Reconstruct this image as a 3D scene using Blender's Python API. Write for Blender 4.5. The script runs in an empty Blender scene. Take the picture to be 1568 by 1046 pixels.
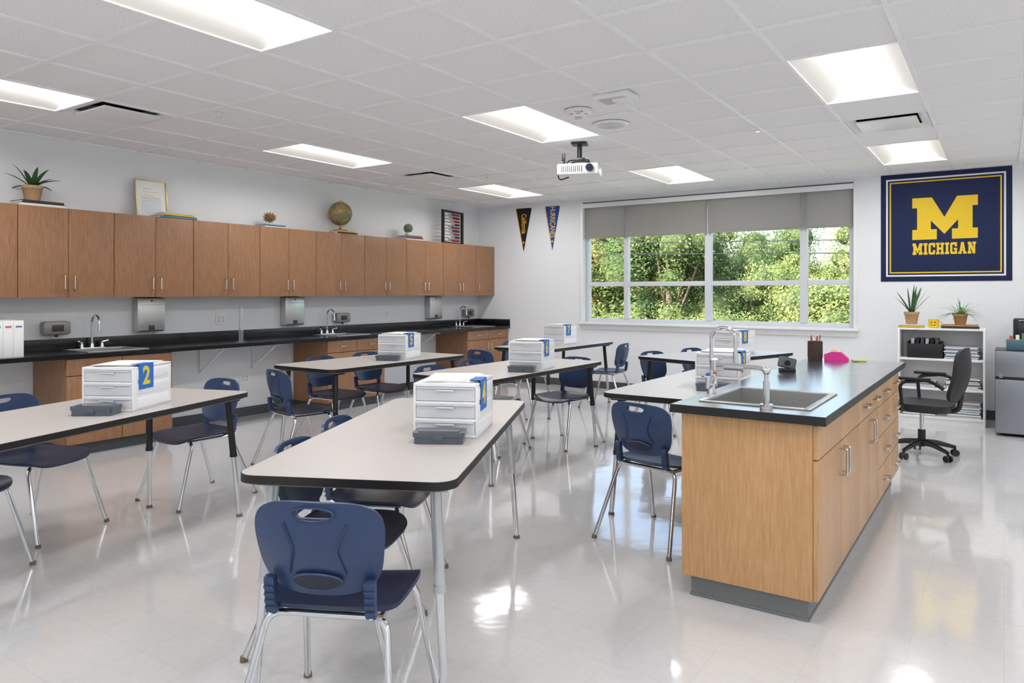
import bpy, bmesh, math, random
from mathutils import Vector, Matrix, noise
random.seed(7)
S = bpy.context.scene
COL = S.collection
R = math.radians

# ------------------------------------------------------------------ materials
def lin(c):
    out = []
    for v in c[:3]:
        v = v / 255.0
        out.append(v / 12.92 if v <= 0.04045 else ((v + 0.055) / 1.055) ** 2.4)
    return (*out, 1.0)

MC = {}
def P(name, rgb, rough=0.5, metal=0.0, var=0.04, scale=30.0, bump=0.0, coat=0.0, trans=0.0, emit=None, es=0.0, alpha=1.0, spec=0.5):
    if name in MC: return MC[name]
    m = bpy.data.materials.new(name); m.use_nodes = True
    nt = m.node_tree; b = nt.nodes['Principled BSDF']
    tc = nt.nodes.new('ShaderNodeTexCoord')
    nz = nt.nodes.new('ShaderNodeTexNoise'); nz.inputs['Scale'].default_value = scale; nz.inputs['Detail'].default_value = 3
    nt.links.new(tc.outputs['Object'], nz.inputs['Vector'])
    mx = nt.nodes.new('ShaderNodeMix'); mx.data_type = 'RGBA'
    c = lin(rgb)
    mx.inputs[6].default_value = (*[x * (1 - var) for x in c[:3]], 1)
    mx.inputs[7].default_value = (*[min(1, x * (1 + var)) for x in c[:3]], 1)
    nt.links.new(nz.outputs['Fac'], mx.inputs[0]); nt.links.new(mx.outputs[2], b.inputs['Base Color'])
    b.inputs['Roughness'].default_value = rough; b.inputs['Metallic'].default_value = metal
    b.inputs['Specular IOR Level'].default_value = spec
    if coat: b.inputs['Coat Weight'].default_value = coat; b.inputs['Coat Roughness'].default_value = 0.1
    if trans: b.inputs['Transmission Weight'].default_value = trans
    if alpha < 1: b.inputs['Alpha'].default_value = alpha
    if emit: b.inputs['Emission Color'].default_value = lin(emit); b.inputs['Emission Strength'].default_value = es
    if bump:
        bp = nt.nodes.new('ShaderNodeBump'); bp.inputs['Strength'].default_value = bump; bp.inputs['Distance'].default_value = 0.003
        nt.links.new(nz.outputs['Fac'], bp.inputs['Height']); nt.links.new(bp.outputs['Normal'], b.inputs['Normal'])
    MC[name] = m
    return m

def wood(name, c1, c2, c3, rough=0.4):
    m = bpy.data.materials.new(name); m.use_nodes = True
    nt = m.node_tree; b = nt.nodes['Principled BSDF']; N = nt.nodes.new; L = nt.links.new
    tc = N('ShaderNodeTexCoord'); mp = N('ShaderNodeMapping'); mp.inputs['Scale'].default_value = (60, 60, 5)
    L(tc.outputs['Object'], mp.inputs['Vector'])
    n1 = N('ShaderNodeTexNoise'); n1.inputs['Scale'].default_value = 1.6; n1.inputs['Detail'].default_value = 6; n1.inputs['Roughness'].default_value = 0.65
    L(mp.outputs['Vector'], n1.inputs['Vector'])
    r = N('ShaderNodeValToRGB'); e = r.color_ramp.elements
    e[0].position = 0.3; e[0].color = lin(c1); e[1].position = 0.7; e[1].color = lin(c3)
    x = e.new(0.5); x.color = lin(c2)
    L(n1.outputs['Fac'], r.inputs['Fac'])
    mp2 = N('ShaderNodeMapping'); mp2.inputs['Scale'].default_value = (5, 5, 0.8); L(tc.outputs['Object'], mp2.inputs['Vector'])
    n2 = N('ShaderNodeTexNoise'); n2.inputs['Scale'].default_value = 1.2; n2.inputs['Detail'].default_value = 2; n2.inputs['Distortion'].default_value = 1.0
    L(mp2.outputs['Vector'], n2.inputs['Vector'])
    mr = N('ShaderNodeMapRange'); mr.inputs['To Min'].default_value = 0.88; mr.inputs['To Max'].default_value = 1.10; L(n2.outputs['Fac'], mr.inputs['Value'])
    mx = N('ShaderNodeVectorMath'); mx.operation = 'MULTIPLY'
    L(r.outputs['Color'], mx.inputs[0]); L(mr.outputs['Result'], mx.inputs[1]); L(mx.outputs['Vector'], b.inputs['Base Color'])
    b.inputs['Roughness'].default_value = rough
    return m

WOOD = wood('cabinet_wood', (136, 97, 69), (154, 112, 80), (168, 125, 92))
WOODL = wood('island_maple', (180, 137, 92), (193, 150, 103), (203, 162, 116), 0.36)
WOODD = P('cabinet_gap', (70, 45, 28), 0.7)
WHITE = P('white_plastic', (240, 241, 242), 0.35, var=0.01)
BLACKTOP = P('black_epoxy', (18, 19, 21), 0.2, var=0.15, scale=60)
ISLTOP = P('island_epoxy', (40, 42, 46), 0.3, var=0.1, scale=60, spec=1.0, coat=1.0)
_b = ISLTOP.node_tree.nodes['Principled BSDF']; _b.inputs['Coat IOR'].default_value = 1.9; _b.inputs['Coat Roughness'].default_value = .16
CHROME = P('chrome', (215, 217, 220), 0.12, 1.0, var=0.02)
STEEL = P('brushed_steel', (200, 200, 198), 0.3, 1.0, var=0.06, scale=80)
STEELD = P('fridge_steel', (140, 145, 152), 0.35, 0.8, var=0.04)
BLACK = P('black_plastic', (20, 20, 22), 0.4)
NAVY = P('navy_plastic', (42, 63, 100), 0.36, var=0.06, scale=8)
NAVY_SHADED = P('navy_seat_shaded', (30, 41, 68), 0.34, var=0.06, scale=8)  # same navy darkened for the seats, shadow tone put into the colour
GREYBASE = P('grey_vinyl', (120, 123, 125), 0.45)
DKBASE = P('dark_vinyl', (76, 80, 84), 0.5)
TAN = P('terracotta', (185, 150, 112), 0.8, var=0.1)
GLIDE = P('glide', (120, 105, 85), 0.6)
PAPER = P('paper', (243, 243, 241), 0.8, var=0.02)
TABLEE = P('table_edge', (20, 20, 22), 0.45)

def speckle(name, rgb, rgb2, rough, scale=350.0, spec=0.5):
    m = bpy.data.materials.new(name); m.use_nodes = True
    nt = m.node_tree; b = nt.nodes['Principled BSDF']; N = nt.nodes.new; L = nt.links.new
    tc = N('ShaderNodeTexCoord'); n = N('ShaderNodeTexNoise'); n.inputs['Scale'].default_value = scale; n.inputs['Detail'].default_value = 2
    L(tc.outputs['Object'], n.inputs['Vector'])
    r = N('ShaderNodeValToRGB'); r.color_ramp.elements[0].position = .35; r.color_ramp.elements[0].color = lin(rgb2)
    r.color_ramp.elements[1].position = .6; r.color_ramp.elements[1].color = lin(rgb)
    L(n.outputs['Fac'], r.inputs['Fac']); L(r.outputs['Color'], b.inputs['Base Color'])
    b.inputs['Roughness'].default_value = rough; b.inputs['Specular IOR Level'].default_value = spec
    return m
LAM = speckle('table_laminate', (197, 192, 188), (182, 176, 172), 0.36)
CEILM = speckle('ceiling_tile', (252, 252, 253), (230, 230, 232), 0.95, 160.0, .1)
GRIDM = P('ceiling_tbar', (248, 248, 249), 0.5)
WALLM = P('wall_paint', (234, 237, 240), 0.65, var=0.01, scale=3, bump=0.05)

def floor_mat():
    m = bpy.data.materials.new('vinyl_tile_floor'); m.use_nodes = True
    nt = m.node_tree; b = nt.nodes['Principled BSDF']; N = nt.nodes.new; L = nt.links.new
    tc = N('ShaderNodeTexCoord')
    br = N('ShaderNodeTexBrick'); br.offset = 0.0; br.inputs['Scale'].default_value = 1.0
    br.inputs['Brick Width'].default_value = 0.305; br.inputs['Row Height'].default_value = 0.305
    br.inputs['Mortar Size'].default_value = 0.001; br.inputs['Mortar Smooth'].default_value = 0.4
    br.inputs['Color1'].default_value = lin((216, 216, 216)); br.inputs['Color2'].default_value = lin((213, 213, 213))
    br.inputs['Mortar'].default_value = lin((196, 195, 194))
    L(tc.outputs['Object'], br.inputs['Vector'])
    n = N('ShaderNodeTexNoise'); n.inputs['Scale'].default_value = 28; n.inputs['Detail'].default_value = 8; n.inputs['Roughness'].default_value = .7
    L(tc.outputs['Object'], n.inputs['Vector'])
    mr = N('ShaderNodeMapRange'); mr.inputs['From Min'].default_value = .3; mr.inputs['From Max'].default_value = .7
    mr.inputs['To Min'].default_value = .95; mr.inputs['To Max'].default_value = 1.03; L(n.outputs['Fac'], mr.inputs['Value'])
    v = N('ShaderNodeVectorMath'); v.operation = 'MULTIPLY'; L(br.outputs['Color'], v.inputs[0]); L(mr.outputs['Result'], v.inputs[1])
    L(v.outputs['Vector'], b.inputs['Base Color'])
    n2 = N('ShaderNodeTexNoise'); n2.inputs['Scale'].default_value = 2.2; n2.inputs['Detail'].default_value = 3; L(tc.outputs['Object'], n2.inputs['Vector'])
    mr2 = N('ShaderNodeMapRange'); mr2.inputs['To Min'].default_value = .05; mr2.inputs['To Max'].default_value = .12; L(n2.outputs['Fac'], mr2.inputs['Value'])
    L(mr2.outputs['Result'], b.inputs['Roughness']); L(mr2.outputs['Result'], b.inputs['Coat Roughness'])
    n3 = N('ShaderNodeTexNoise'); n3.inputs['Scale'].default_value = 7; n3.inputs['Detail'].default_value = 2; L(tc.outputs['Object'], n3.inputs['Vector'])
    bp = N('ShaderNodeBump'); bp.inputs['Strength'].default_value = .1; bp.inputs['Distance'].default_value = .008
    L(n3.outputs['Fac'], bp.inputs['Height']); L(bp.outputs['Normal'], b.inputs['Normal']); L(bp.outputs['Normal'], b.inputs['Coat Normal'])
    b.inputs['Specular IOR Level'].default_value = .9
    b.inputs['Coat Weight'].default_value = .35; b.inputs['Coat IOR'].default_value = 1.5
    return m
FLOORM = floor_mat()

# ------------------------------------------------------------------ builder
def fillet(pts, rad, n=5):
    pts = [Vector(p) for p in pts]; out = [pts[0]]
    for i in range(1, len(pts) - 1):
        a, b, c = pts[i - 1], pts[i], pts[i + 1]
        r = min(rad, (a - b).length * .48, (c - b).length * .48)
        p0 = b + (a - b).normalized() * r; p1 = b + (c - b).normalized() * r
        for k in range(n + 1):
            t = k / n
            out.append(p0 * (1 - t) ** 2 + b * 2 * t * (1 - t) + p1 * t * t)
    out.append(pts[-1]); return out

class B:
    def __init__(s): s.bm = bmesh.new(); s.mats = []
    def mi(s, m):
        if m not in s.mats: s.mats.append(m)
        return s.mats.index(m)
    def add(s, t, mat, M=None):
        i = s.mi(mat)
        for f in t.faces: f.material_index = i; f.smooth = True
        if M is not None: t.transform(M)
        me = bpy.data.meshes.new('t'); t.to_mesh(me); t.free(); s.bm.from_mesh(me); bpy.data.meshes.remove(me)
    def box(s, c, d, mat, bev=0.0, rot=None, M=None):
        t = bmesh.new(); bmesh.ops.create_cube(t, size=1); t.transform(Matrix.Diagonal((d[0], d[1], d[2], 1)))
        if bev: bmesh.ops.bevel(t, geom=t.edges[:], offset=bev, segments=2, affect='EDGES', profile=.6)
        X = Matrix.Translation(c)
        if rot is not None: X = X @ rot
        if M is not None: X = M @ X
        s.add(t, mat, X)
    def bb(s, x0, x1, y0, y1, z0, z1, mat, bev=0.0, M=None):
        s.box(((x0 + x1) / 2, (y0 + y1) / 2, (z0 + z1) / 2), (abs(x1 - x0), abs(y1 - y0), abs(z1 - z0)), mat, bev, M=M)
    def cyl(s, p0, p1, r, mat, r1=None, seg=16, M=None):
        p0, p1 = Vector(p0), Vector(p1); d = p1 - p0; t = bmesh.new()
        bmesh.ops.create_cone(t, cap_ends=True, segments=seg, radius1=r, radius2=r if r1 is None else r1, depth=d.length)
        X = Matrix.Translation((p0 + p1) / 2) @ d.to_track_quat('Z', 'Y').to_matrix().to_4x4()
        s.add(t, mat, X if M is None else M @ X)
    def sph(s, c, r, mat, sc=(1, 1, 1), seg=20, M=None, rot=None):
        t = bmesh.new(); bmesh.ops.create_uvsphere(t, u_segments=seg, v_segments=max(6, seg // 2), radius=r)
        X = Matrix.Translation(c) @ (rot if rot is not None else Matrix()) @ Matrix.Diagonal((*sc, 1)); s.add(t, mat, X if M is None else M @ X)
    def tube(s, pts, r, mat, seg=8, fil=0.0, M=None, closed=False):
        pts = fillet(pts, fil) if fil else [Vector(p) for p in pts]
        t = bmesh.new(); rings = []; n = len(pts); up = None
        for i in range(n):
            if closed: tg = (pts[(i + 1) % n] - pts[i - 1]).normalized()
            else: tg = (pts[min(i + 1, n - 1)] - pts[max(i - 1, 0)]).normalized()
            if up is None:
                up = Vector((0, 0, 1)) if abs(tg.z) < .9 else Vector((1, 0, 0))
            up = (up - tg * up.dot(tg)).normalized(); sd = tg.cross(up)
            rr = r[i] if isinstance(r, (list, tuple)) else r
            rings.append([t.verts.new(pts[i] + (up * math.cos(2 * math.pi * k / seg) + sd * math.sin(2 * math.pi * k / seg)) * rr) for k in range(seg)])
        m = n if closed else n - 1
        for i in range(m):
            a, b = rings[i], rings[(i + 1) % n]
            for k in range(seg): t.faces.new((a[k], b[k], b[(k + 1) % seg], a[(k + 1) % seg]))
        if not closed: t.faces.new(rings[0]); t.faces.new(rings[-1][::-1])
        bmesh.ops.recalc_face_normals(t, faces=t.faces[:]); s.add(t, mat, M)
    def lathe(s, prof, mat, c=(0, 0, 0), seg=24, M=None):
        t = bmesh.new(); rings = []
        for r, z in prof: rings.append([t.verts.new((r * math.cos(2 * math.pi * k / seg), r * math.sin(2 * math.pi * k / seg), z)) for k in range(seg)])
        for a, b in zip(rings, rings[1:]):
            for k in range(seg): t.faces.new((a[k], a[(k + 1) % seg], b[(k + 1) % seg], b[k]))
        t.faces.new(rings[0][::-1]); t.faces.new(rings[-1])
        bmesh.ops.recalc_face_normals(t, faces=t.faces[:])
        X = Matrix.Translation(c); s.add(t, mat, X if M is None else M @ X)
    def prism(s, pts, z0, z1, mat, M=None, bev=0):
        t = bmesh.new(); v = [t.verts.new((p[0], p[1], z0)) for p in pts]; f = t.faces.new(v)
        r = bmesh.ops.extrude_face_region(t, geom=[f]); bmesh.ops.translate(t, verts=[e for e in r['geom'] if isinstance(e, bmesh.types.BMVert)], vec=(0, 0, z1 - z0))
        bmesh.ops.recalc_face_normals(t, faces=t.faces[:]); s.add(t, mat, M)
    def face(s, pts, mat, M=None):
        t = bmesh.new(); t.faces.new([t.verts.new(p) for p in pts]); s.add(t, mat, M)
    def mesh(s, me, mat, M=None):
        t = bmesh.new(); t.from_mesh(me); s.add(t, mat, M)
    def blade(s, base, d, L, w, droop, mat, n=8, M=None):
        t = bmesh.new(); base = Vector(base); d = Vector(d).normalized(); sd = d.cross(Vector((0, 0, 1)))
        if sd.length < .05: sd = Vector((1, 0, 0))
        sd.normalize(); rows = []
        for i in range(n + 1):
            q = i / n; p = base + d * L * q - Vector((0, 0, 1)) * droop * q * q
            ww = w * (0.75 + .6 * q - 1.35 * q * q) if q < 1 else 0.0005
            ww = max(ww, .0005)
            rows.append([t.verts.new(p - sd * ww + Vector((0, 0, ww * .4))), t.verts.new(p), t.verts.new(p + sd * ww + Vector((0, 0, ww * .4)))])
        for a, b in zip(rows, rows[1:]):
            for k in range(2): t.faces.new((a[k], a[k + 1], b[k + 1], b[k]))
        s.add(t, mat, M)
    def text(s, body, size, mat, M, ext=.0006, off=0.0):
        cu = bpy.data.curves.new('txt', 'FONT'); cu.body = body; cu.size = size; cu.extrude = ext; cu.offset = off
        cu.align_x = 'CENTER'; cu.align_y = 'CENTER'; o = bpy.data.objects.new('txt', cu); COL.objects.link(o)
        dg = bpy.context.evaluated_depsgraph_get(); me = bpy.data.meshes.new_from_object(o.evaluated_get(dg))
        s.mesh(me, mat, M); bpy.data.objects.remove(o); bpy.data.curves.remove(cu)
    def data(s, name, ang=35):
        me = bpy.data.meshes.new(name); s.bm.to_mesh(me); s.bm.free()
        for m in s.mats: me.materials.append(m)
        me.set_sharp_from_angle(angle=R(ang)); return me
    def build(s, name, loc=(0, 0, 0), rz=0.0, ang=35, parent=None):
        return inst(s.data(name, ang), name, loc, rz, parent)

def inst(me, name, loc=(0, 0, 0), rz=0.0, parent=None):
    o = bpy.data.objects.new(name, me); o.location = loc; o.rotation_euler = (0, 0, R(rz)); COL.objects.link(o)
    if parent: o.parent = parent
    return o

def rrect(w, h, r, n=6):
    out = []
    for cx, cy, a0 in ((w / 2 - r, h / 2 - r, 0), (-w / 2 + r, h / 2 - r, 90), (-w / 2 + r, -h / 2 + r, 180), (w / 2 - r, -h / 2 + r, 270)):
        for k in range(n + 1):
            a = R(a0 + 90 * k / n); out.append((cx + r * math.cos(a), cy + r * math.sin(a)))
    return out
MWALL = lambda x, y, z: Matrix(((1, 0, 0, x), (0, 0, -1, y), (0, 1, 0, z), (0, 0, 0, 1)))      # text on wall facing -Y
MSIDE = lambda x, y, z: Matrix(((0, 0, 1, x), (1, 0, 0, y), (0, 1, 0, z), (0, 0, 0, 1)))       # text facing +X
Rx = lambda a: Matrix.Rotation(R(a), 4, 'X'); Ry = lambda a: Matrix.Rotation(R(a), 4, 'Y'); Rz = lambda a: Matrix.Rotation(R(a), 4, 'Z')
T = lambda *p: Matrix.Translation(p)

# ------------------------------------------------------------------ room
XL, XR, YF, YB, H, HR = -7.03, 2.2, 9.46, -1.75, 2.75, 3.0
b = B(); b.bb(XL - .2, XR + .2, YB - .2, YF + .2, -.15, 0, FLOORM); b.build('floor')
b = B(); b.bb(XL - .2, XL, YB - .2, YF + .2, 0, HR, WALLM); b.build('wall_left')
b = B(); b.bb(XR, XR + .2, YB - .2, YF + .2, 0, HR, WALLM); b.build('wall_right')
b = B(); b.bb(XL, XR, YB - .2, YB, 0, HR, WALLM); b.build('wall_back')
WX0, WX1, WZ0, WZ1 = -5.11, -1.48, .95, 2.69
b = B()
b.bb(XL, WX0, YF, YF + .2, 0, HR, WALLM); b.bb(WX1, XR, YF, YF + .2, 0, HR, WALLM)
b.bb(WX0, WX1, YF, YF + .2, 0, WZ0, WALLM); b.bb(WX0, WX1, YF, YF + .2, WZ1, HR, WALLM)
b.build('wall_far')
b = B(); b.bb(XL - .25, XR + .25, YB - .25, YF + .25, HR, HR + .15, DKBASE); b.build('roof')
b = B(); b.bb(XL, XL + .012, YB, YF, 0, .1, DKBASE); b.build('baseboard_left')
b = B(); b.bb(XL + .012, XR - .012, YF - .012, YF, 0, .1, DKBASE); b.build('baseboard_far')
b = B(); b.bb(XR - .012, XR, YB, YF, 0, .1, DKBASE); b.build('baseboard_right')
b = B(); b.bb(XL + .012, XR - .012, YB, YB + .012, 0, .1, DKBASE); b.build('baseboard_back')

# ceiling grid
GX, GY, G = -1.08, 4.50, .61
xs = [XL] + [GX + G * k for k in range(-9, 6) if XL < GX + G * k < XR] + [XR]
ys = [YB] + [GY + G * k for k in range(-10, 9) if YB < GY + G * k < YF] + [YF]
lights = [(GX + 2.44 * i, GY + 3.05 * j) for i in (-2, -1, 0, 1) for j in (-2, -1, 0, 1)]
vents = [(GX, GY + 3 * G), (GX - 8 * G, GY + 3 * G), (GX - 8 * G, GY - 3 * G), (GX + 4 * G, GY - 3 * G)]
skip = set()
for lx, ly in lights: skip |= {(round(lx, 2), round(ly, 2)), (round(lx, 2), round(ly + G, 2))}
for vx, vy in vents: skip.add((round(vx, 2), round(vy, 2)))
b = B(); t = bmesh.new()
for x0, x1 in zip(xs, xs[1:]):
    for y0, y1 in zip(ys, ys[1:]):
        if (round(x0, 2), round(y0, 2)) in skip: continue
        t.faces.new([t.verts.new(p) for p in ((x0, y0, H + .006), (x0, y1, H + .006), (x1, y1, H + .006), (x1, y0, H + .006))])
b.add(t, CEILM)
for x in xs[1:-1]:
    y0 = YB
    b.bb(x - .012, x + .012, YB, YF, H - .004, H + .03, GRIDM)
for y in ys[1:-1]:
    for x0, x1 in zip(xs, xs[1:]):
        if any(abs(x0 - lx) < .01 and abs(y - ly - G) < .01 for lx, ly in lights): continue
        b.bb(x0 + .012, x1 - .012, y - .012, y + .012, H - .004, H + .03, GRIDM)
b.bb(XL, XL + .02, YB, YF, H - .006, H + .02, GRIDM); b.bb(XL + .02, XR, YF - .02, YF, H - .006, H + .02, GRIDM)
b.bb(XR - .02, XR, YB, YF - .02, H - .006, H + .02, GRIDM); b.bb(XL + .02, XR - .02, YB, YB + .02, H - .006, H + .02, GRIDM)
b.build('ceiling')

LENS = P('light_lens', (255, 255, 255), .5, emit=(255, 253, 252), es=19)
SIDE = P('light_basket', (198, 196, 192), .6, emit=(255, 249, 238), es=.08)
b = B()
w, l = .297, .60
for sx in (-1, 1):
    b.face([(sx * w, -l, 0), (sx * w, l, 0), (sx * .13, l, .07), (sx * .13, -l, .07)][::sx], SIDE)
prev = None
for k in range(9):
    a = -1 + k / 4; z = .07 - .03 * (1 - a * a)
    cur = (a * .13, z)
    if prev: b.face([(prev[0], -l, prev[1]), (prev[0], l, prev[1]), (cur[0], l, cur[1]), (cur[0], -l, cur[1])], LENS)
    prev = cur
for sy in (-1, 1):
    b.face([(-w, sy * l, 0), (w, sy * l, 0), (.13, sy * l, .07), (-.13, sy * l, .07)], SIDE)
for sx in (-1, 1): b.bb(sx * w - .006, sx * w + .006, -l, l, -.003, .004, WHITE)
for sy in (-1, 1): b.bb(-w, w, sy * l - .005, sy * l + .005, -.003, .004, WHITE)
LT = b.data('ceiling_light')
for lx, ly in lights: inst(LT, 'ceiling_light', (lx + G / 2, ly + G, H))

DARK = P('vent_dark', (40, 42, 45), .8)
b = B(); h = .296
b.bb(-h, h, -h, h, .10, .11, DARK)
for sx in (-1, 1):
    b.bb(sx * h - .004, sx * h + .004, -h, h, 0, .1, GRIDM); b.bb(-h, h, sx * h - .004, sx * h + .004, 0, .1, GRIDM)
for sx in (-1, 1):
    b.box((sx * .255, 0, .01), (.07, .56, .006), WHITE, rot=Ry(sx * 18))
    b.box((0, sx * .255, .01), (.56, .07, .006), WHITE, rot=Rx(-sx * 18))
b.box((0, 0, -.012), (.43, .43, .014), WHITE, .004)
b.box((0, 0, .05), (.05, .05, .11), DARK)
VT = b.data('ceiling_vent')
for vx, vy in vents: inst(VT, 'ceiling_vent', (vx + G / 2, vy + G / 2, H))

# window
FR = P('window_frame', (215, 219, 224), .4)
b = B(); y0, y1 = YF + .08, YF + .15
def fr(x0, x1, z0, z1, d=0): b.bb(x0, x1, y0 - d, y1, z0, z1, FR, .003)
fr(WX0, WX0 + .06, WZ0, WZ1); fr(WX1 - .06, WX1, WZ0, WZ1); fr(WX0 + .06, WX1 - .06, WZ0, WZ0 + .055); fr(WX0 + .06, WX1 - .06, WZ1 - .05, WZ1)
for x, ww in ((-4.46, .033), (-3.27, .043), (-2.06, .043)): fr(x - ww, x + ww, WZ0 + .055, WZ1 - .05, .012)
xx = [WX0 + .06, -4.493, -4.427, -3.313, -3.227, -2.103, -2.017, WX1 - .06]
for i in range(0, 8, 2): fr(xx[i], xx[i + 1], 1.47, 1.532)
g = bpy.data.materials.new('window_glass'); g.use_nodes = True; nt = g.node_tree; nt.nodes.clear()
o = nt.nodes.new('ShaderNodeOutputMaterial'); mx = nt.nodes.new('ShaderNodeMixShader'); tr = nt.nodes.new('ShaderNodeBsdfTransparent'); gl = nt.nodes.new('ShaderNodeBsdfGlossy')
gl.inputs['Roughness'].default_value = .02; fz = nt.nodes.new('ShaderNodeFresnel'); fz.inputs['IOR'].default_value = 1.3
nt.links.new(fz.outputs[0], mx.inputs[0]); nt.links.new(tr.outputs[0], mx.inputs[1]); nt.links.new(gl.outputs[0], mx.inputs[2]); nt.links.new(mx.outputs[0], o.inputs[0])
b.face([(WX0 + .05, y0 + .04, WZ0 + .05), (WX1 - .05, y0 + .04, WZ0 + .05), (WX1 - .05, y0 + .04, WZ1 - .05), (WX0 + .05, y0 + .04, WZ1 - .05)], g)
b.build('window_1')
b = B(); b.bb(WX0 - .06, WX1 + .06, YF - .07, YF, WZ0 - .03, WZ0 + .002, WHITE, .004); b.bb(WX0 - .04, WX1 + .04, YF - .02, YF, WZ0 - .10, WZ0 - .031, WHITE, .003); b.build('trim_sill')
b = B()
for x0, x1 in ((WX0 - .05, WX0), (WX1, WX1 + .04)): b.bb(x0, x1, YF - .012, YF, WZ0 + .003, WZ1 + .01, WHITE, .003)
b.build('trim_casing')
SH = bpy.data.materials.new('shade_fabric'); SH.use_nodes = True; nt = SH.node_tree; nt.nodes.clear(); N = nt.nodes.new
o = N('ShaderNodeOutputMaterial'); df = N('ShaderNodeBsdfDiffuse'); tl = N('ShaderNodeBsdfTranslucent'); tp = N('ShaderNodeBsdfTransparent')
tcn = N('ShaderNodeTexCoord'); wv = N('ShaderNodeTexNoise'); wv.inputs['Scale'].default_value = 200; nt.links.new(tcn.outputs['Object'], wv.inputs['Vector'])
cr = N('ShaderNodeValToRGB'); cr.color_ramp.elements[0].color = lin((168, 164, 160)); cr.color_ramp.elements[1].color = lin((186, 182, 178)); nt.links.new(wv.outputs['Fac'], cr.inputs['Fac'])
nt.links.new(cr.outputs['Color'], df.inputs['Color']); tl.inputs['Color'].default_value = lin((165, 160, 156))
m1 = N('ShaderNodeMixShader'); m1.inputs[0].default_value = .3; m2 = N('ShaderNodeMixShader'); m2.inputs[0].default_value = .12
nt.links.new(df.outputs[0], m1.inputs[1]); nt.links.new(tl.outputs[0], m1.inputs[2]); nt.links.new(m1.outputs[0], m2.inputs[1]); nt.links.new(tp.outputs[0], m2.inputs[2]); nt.links.new(m2.outputs[0], o.inputs[0])
for x0, x1 in ((WX0 + .01, -4.475), (-4.46, -3.28), (-3.255, -2.07), (-2.045, WX1 - .01)):
    b = B(); b.bb(x0, x1, YF + .03, YF + .033, 2.19, 2.62, SH); b.bb(x0, x1, YF + .024, YF + .04, 2.165, 2.19, P('shade_bar', (150, 148, 146), .5), .003)
    b.cyl((x0, YF + .032, 2.635), (x1, YF + .032, 2.635), .02, SH, seg=12); b.build('roller_shade')
b = B(); b.bb(WX0 + .001, WX1 - .001, YF - .02, YF + .006, 2.61, 2.675, WHITE, .004); b.bb(WX0 + .001, WX1 - .001, YF - .015, YF + .05, 2.677, 2.689, DKBASE); b.build('shade_cassette')

# ------------------------------------------------------------------ upper cabinets
XC = -6.70
def handle(b, x, y, z0, z1, mat=CHROME):
    b.tube([(x, y, z0), (x + .032, y, z0), (x + .032, y, z1), (x, y, z1)], .005, mat, 8, .01)
Y0 = 2.705; PW = .783
for k in range(-4, 9):
    ya = Y0 + PW * k; yb = min(ya + PW, YF - .004); b = B()
    b.bb(XL + .002, XC - .02, ya + .001, yb - .001, 1.335, 2.10, WOOD)
    b.bb(XC - .022, XC - .018, ya + .002, yb - .002, 1.337, 2.098, WOODD)
    if k < 8:
        ym = (ya + yb) / 2
        for p, q in ((ya + .003, ym - .002), (ym + .002, yb - .003)): b.bb(XC - .019, XC, p, q, 1.335, 2.10, WOOD, .0015)
        handle(b, XC, ym - .04, 1.40, 1.52); handle(b, XC, ym + .04, 1.40, 1.52)
    else:
        b.bb(XC - .019, XC, ya + .003, yb - .003, 1.335, 2.10, WOOD, .0015); handle(b, XC, ya + .05, 1.40, 1.52)
    b.build('wall_cabinet')

# counter along left wall
CT0, CT1, CX = .825, .862, -6.40
sinks = [3.42, 6.235, 8.90]; SW = .5; SX0, SX1 = -6.90, -6.50
b = B(); y = -.9
for sy in sinks:
    b.bb(XL, CX, y, sy - SW / 2, CT0, CT1, BLACKTOP); b.bb(XL, SX0, sy - SW / 2, sy + SW / 2, CT0, CT1, BLACKTOP); b.bb(SX1, CX, sy - SW / 2, sy + SW / 2, CT0, CT1, BLACKTOP); y = sy + SW / 2
b.bb(XL, CX, y, YF, CT0, CT1, BLACKTOP)
b.bb(XL, XL + .02, -.9, YF, CT1, CT1 + .1, BLACKTOP, .002); b.bb(XL + .02, CX, YF - .02, YF, CT1, CT1 + .1, BLACKTOP, .002)
for yb_ in (.3, 1.9, 4.55, 5.2, 7.3, 7.9):
    b.tube([(XL + .01, yb_, CT0 - .01), (XL + .5, yb_, CT0 - .01)], .012, WHITE); b.tube([(XL + .01, yb_, CT0 - .3), (XL + .01, yb_, CT0 - .01)], .012, WHITE)
    b.tube([(XL + .02, yb_, CT0 - .28), (XL + .42, yb_, CT0 - .02)], .01, WHITE)
b.build('wall_countertop')
def basecab(ya, yb, n=2):
    b = B(); x0, x1 = XL + .014, CX + -.03
    for p in (ya, yb - .02): b.bb(x0, x1 - .02, p, p + .02, .1, CT0 - .001, WOOD)
    b.bb(x0, x1 - .02, ya + .02, yb - .02, .1, .12, WOOD); b.bb(x1 - .05, x1 - .021, ya + .02, yb - .02, .12, CT0 - .001, WOODD)
    b.bb(x0, x1 - .07, ya + .01, yb - .01, 0.001, .1, DKBASE)
    wd = (yb - ya) / n
    for i in range(n):
        p, q = ya + wd * i + .003, ya + wd * (i + 1) - .003
        b.bb(x1 - .019, x1, p, q, .68, CT0 - .006, WOOD, .0015); b.bb(x1 - .019, x1, p, q, .105, .674, WOOD, .0015)
        hy = q - .04 if i % 2 == 0 else p + .04
        handle(b, x1, hy, .52, .63)
        b.tube([(x1, (p + q) / 2 - .05, .75), (x1 + .03, (p + q) / 2 - .05, .75), (x1 + .03, (p + q) / 2 + .05, .75), (x1, (p + q) / 2 + .05, .75)], .005, CHROME, 8, .01)
    b.build('base_cabinet')
basecab(2.953, 3.886); basecab(5.77, 6.70); basecab(8.405, YF - .016)

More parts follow.
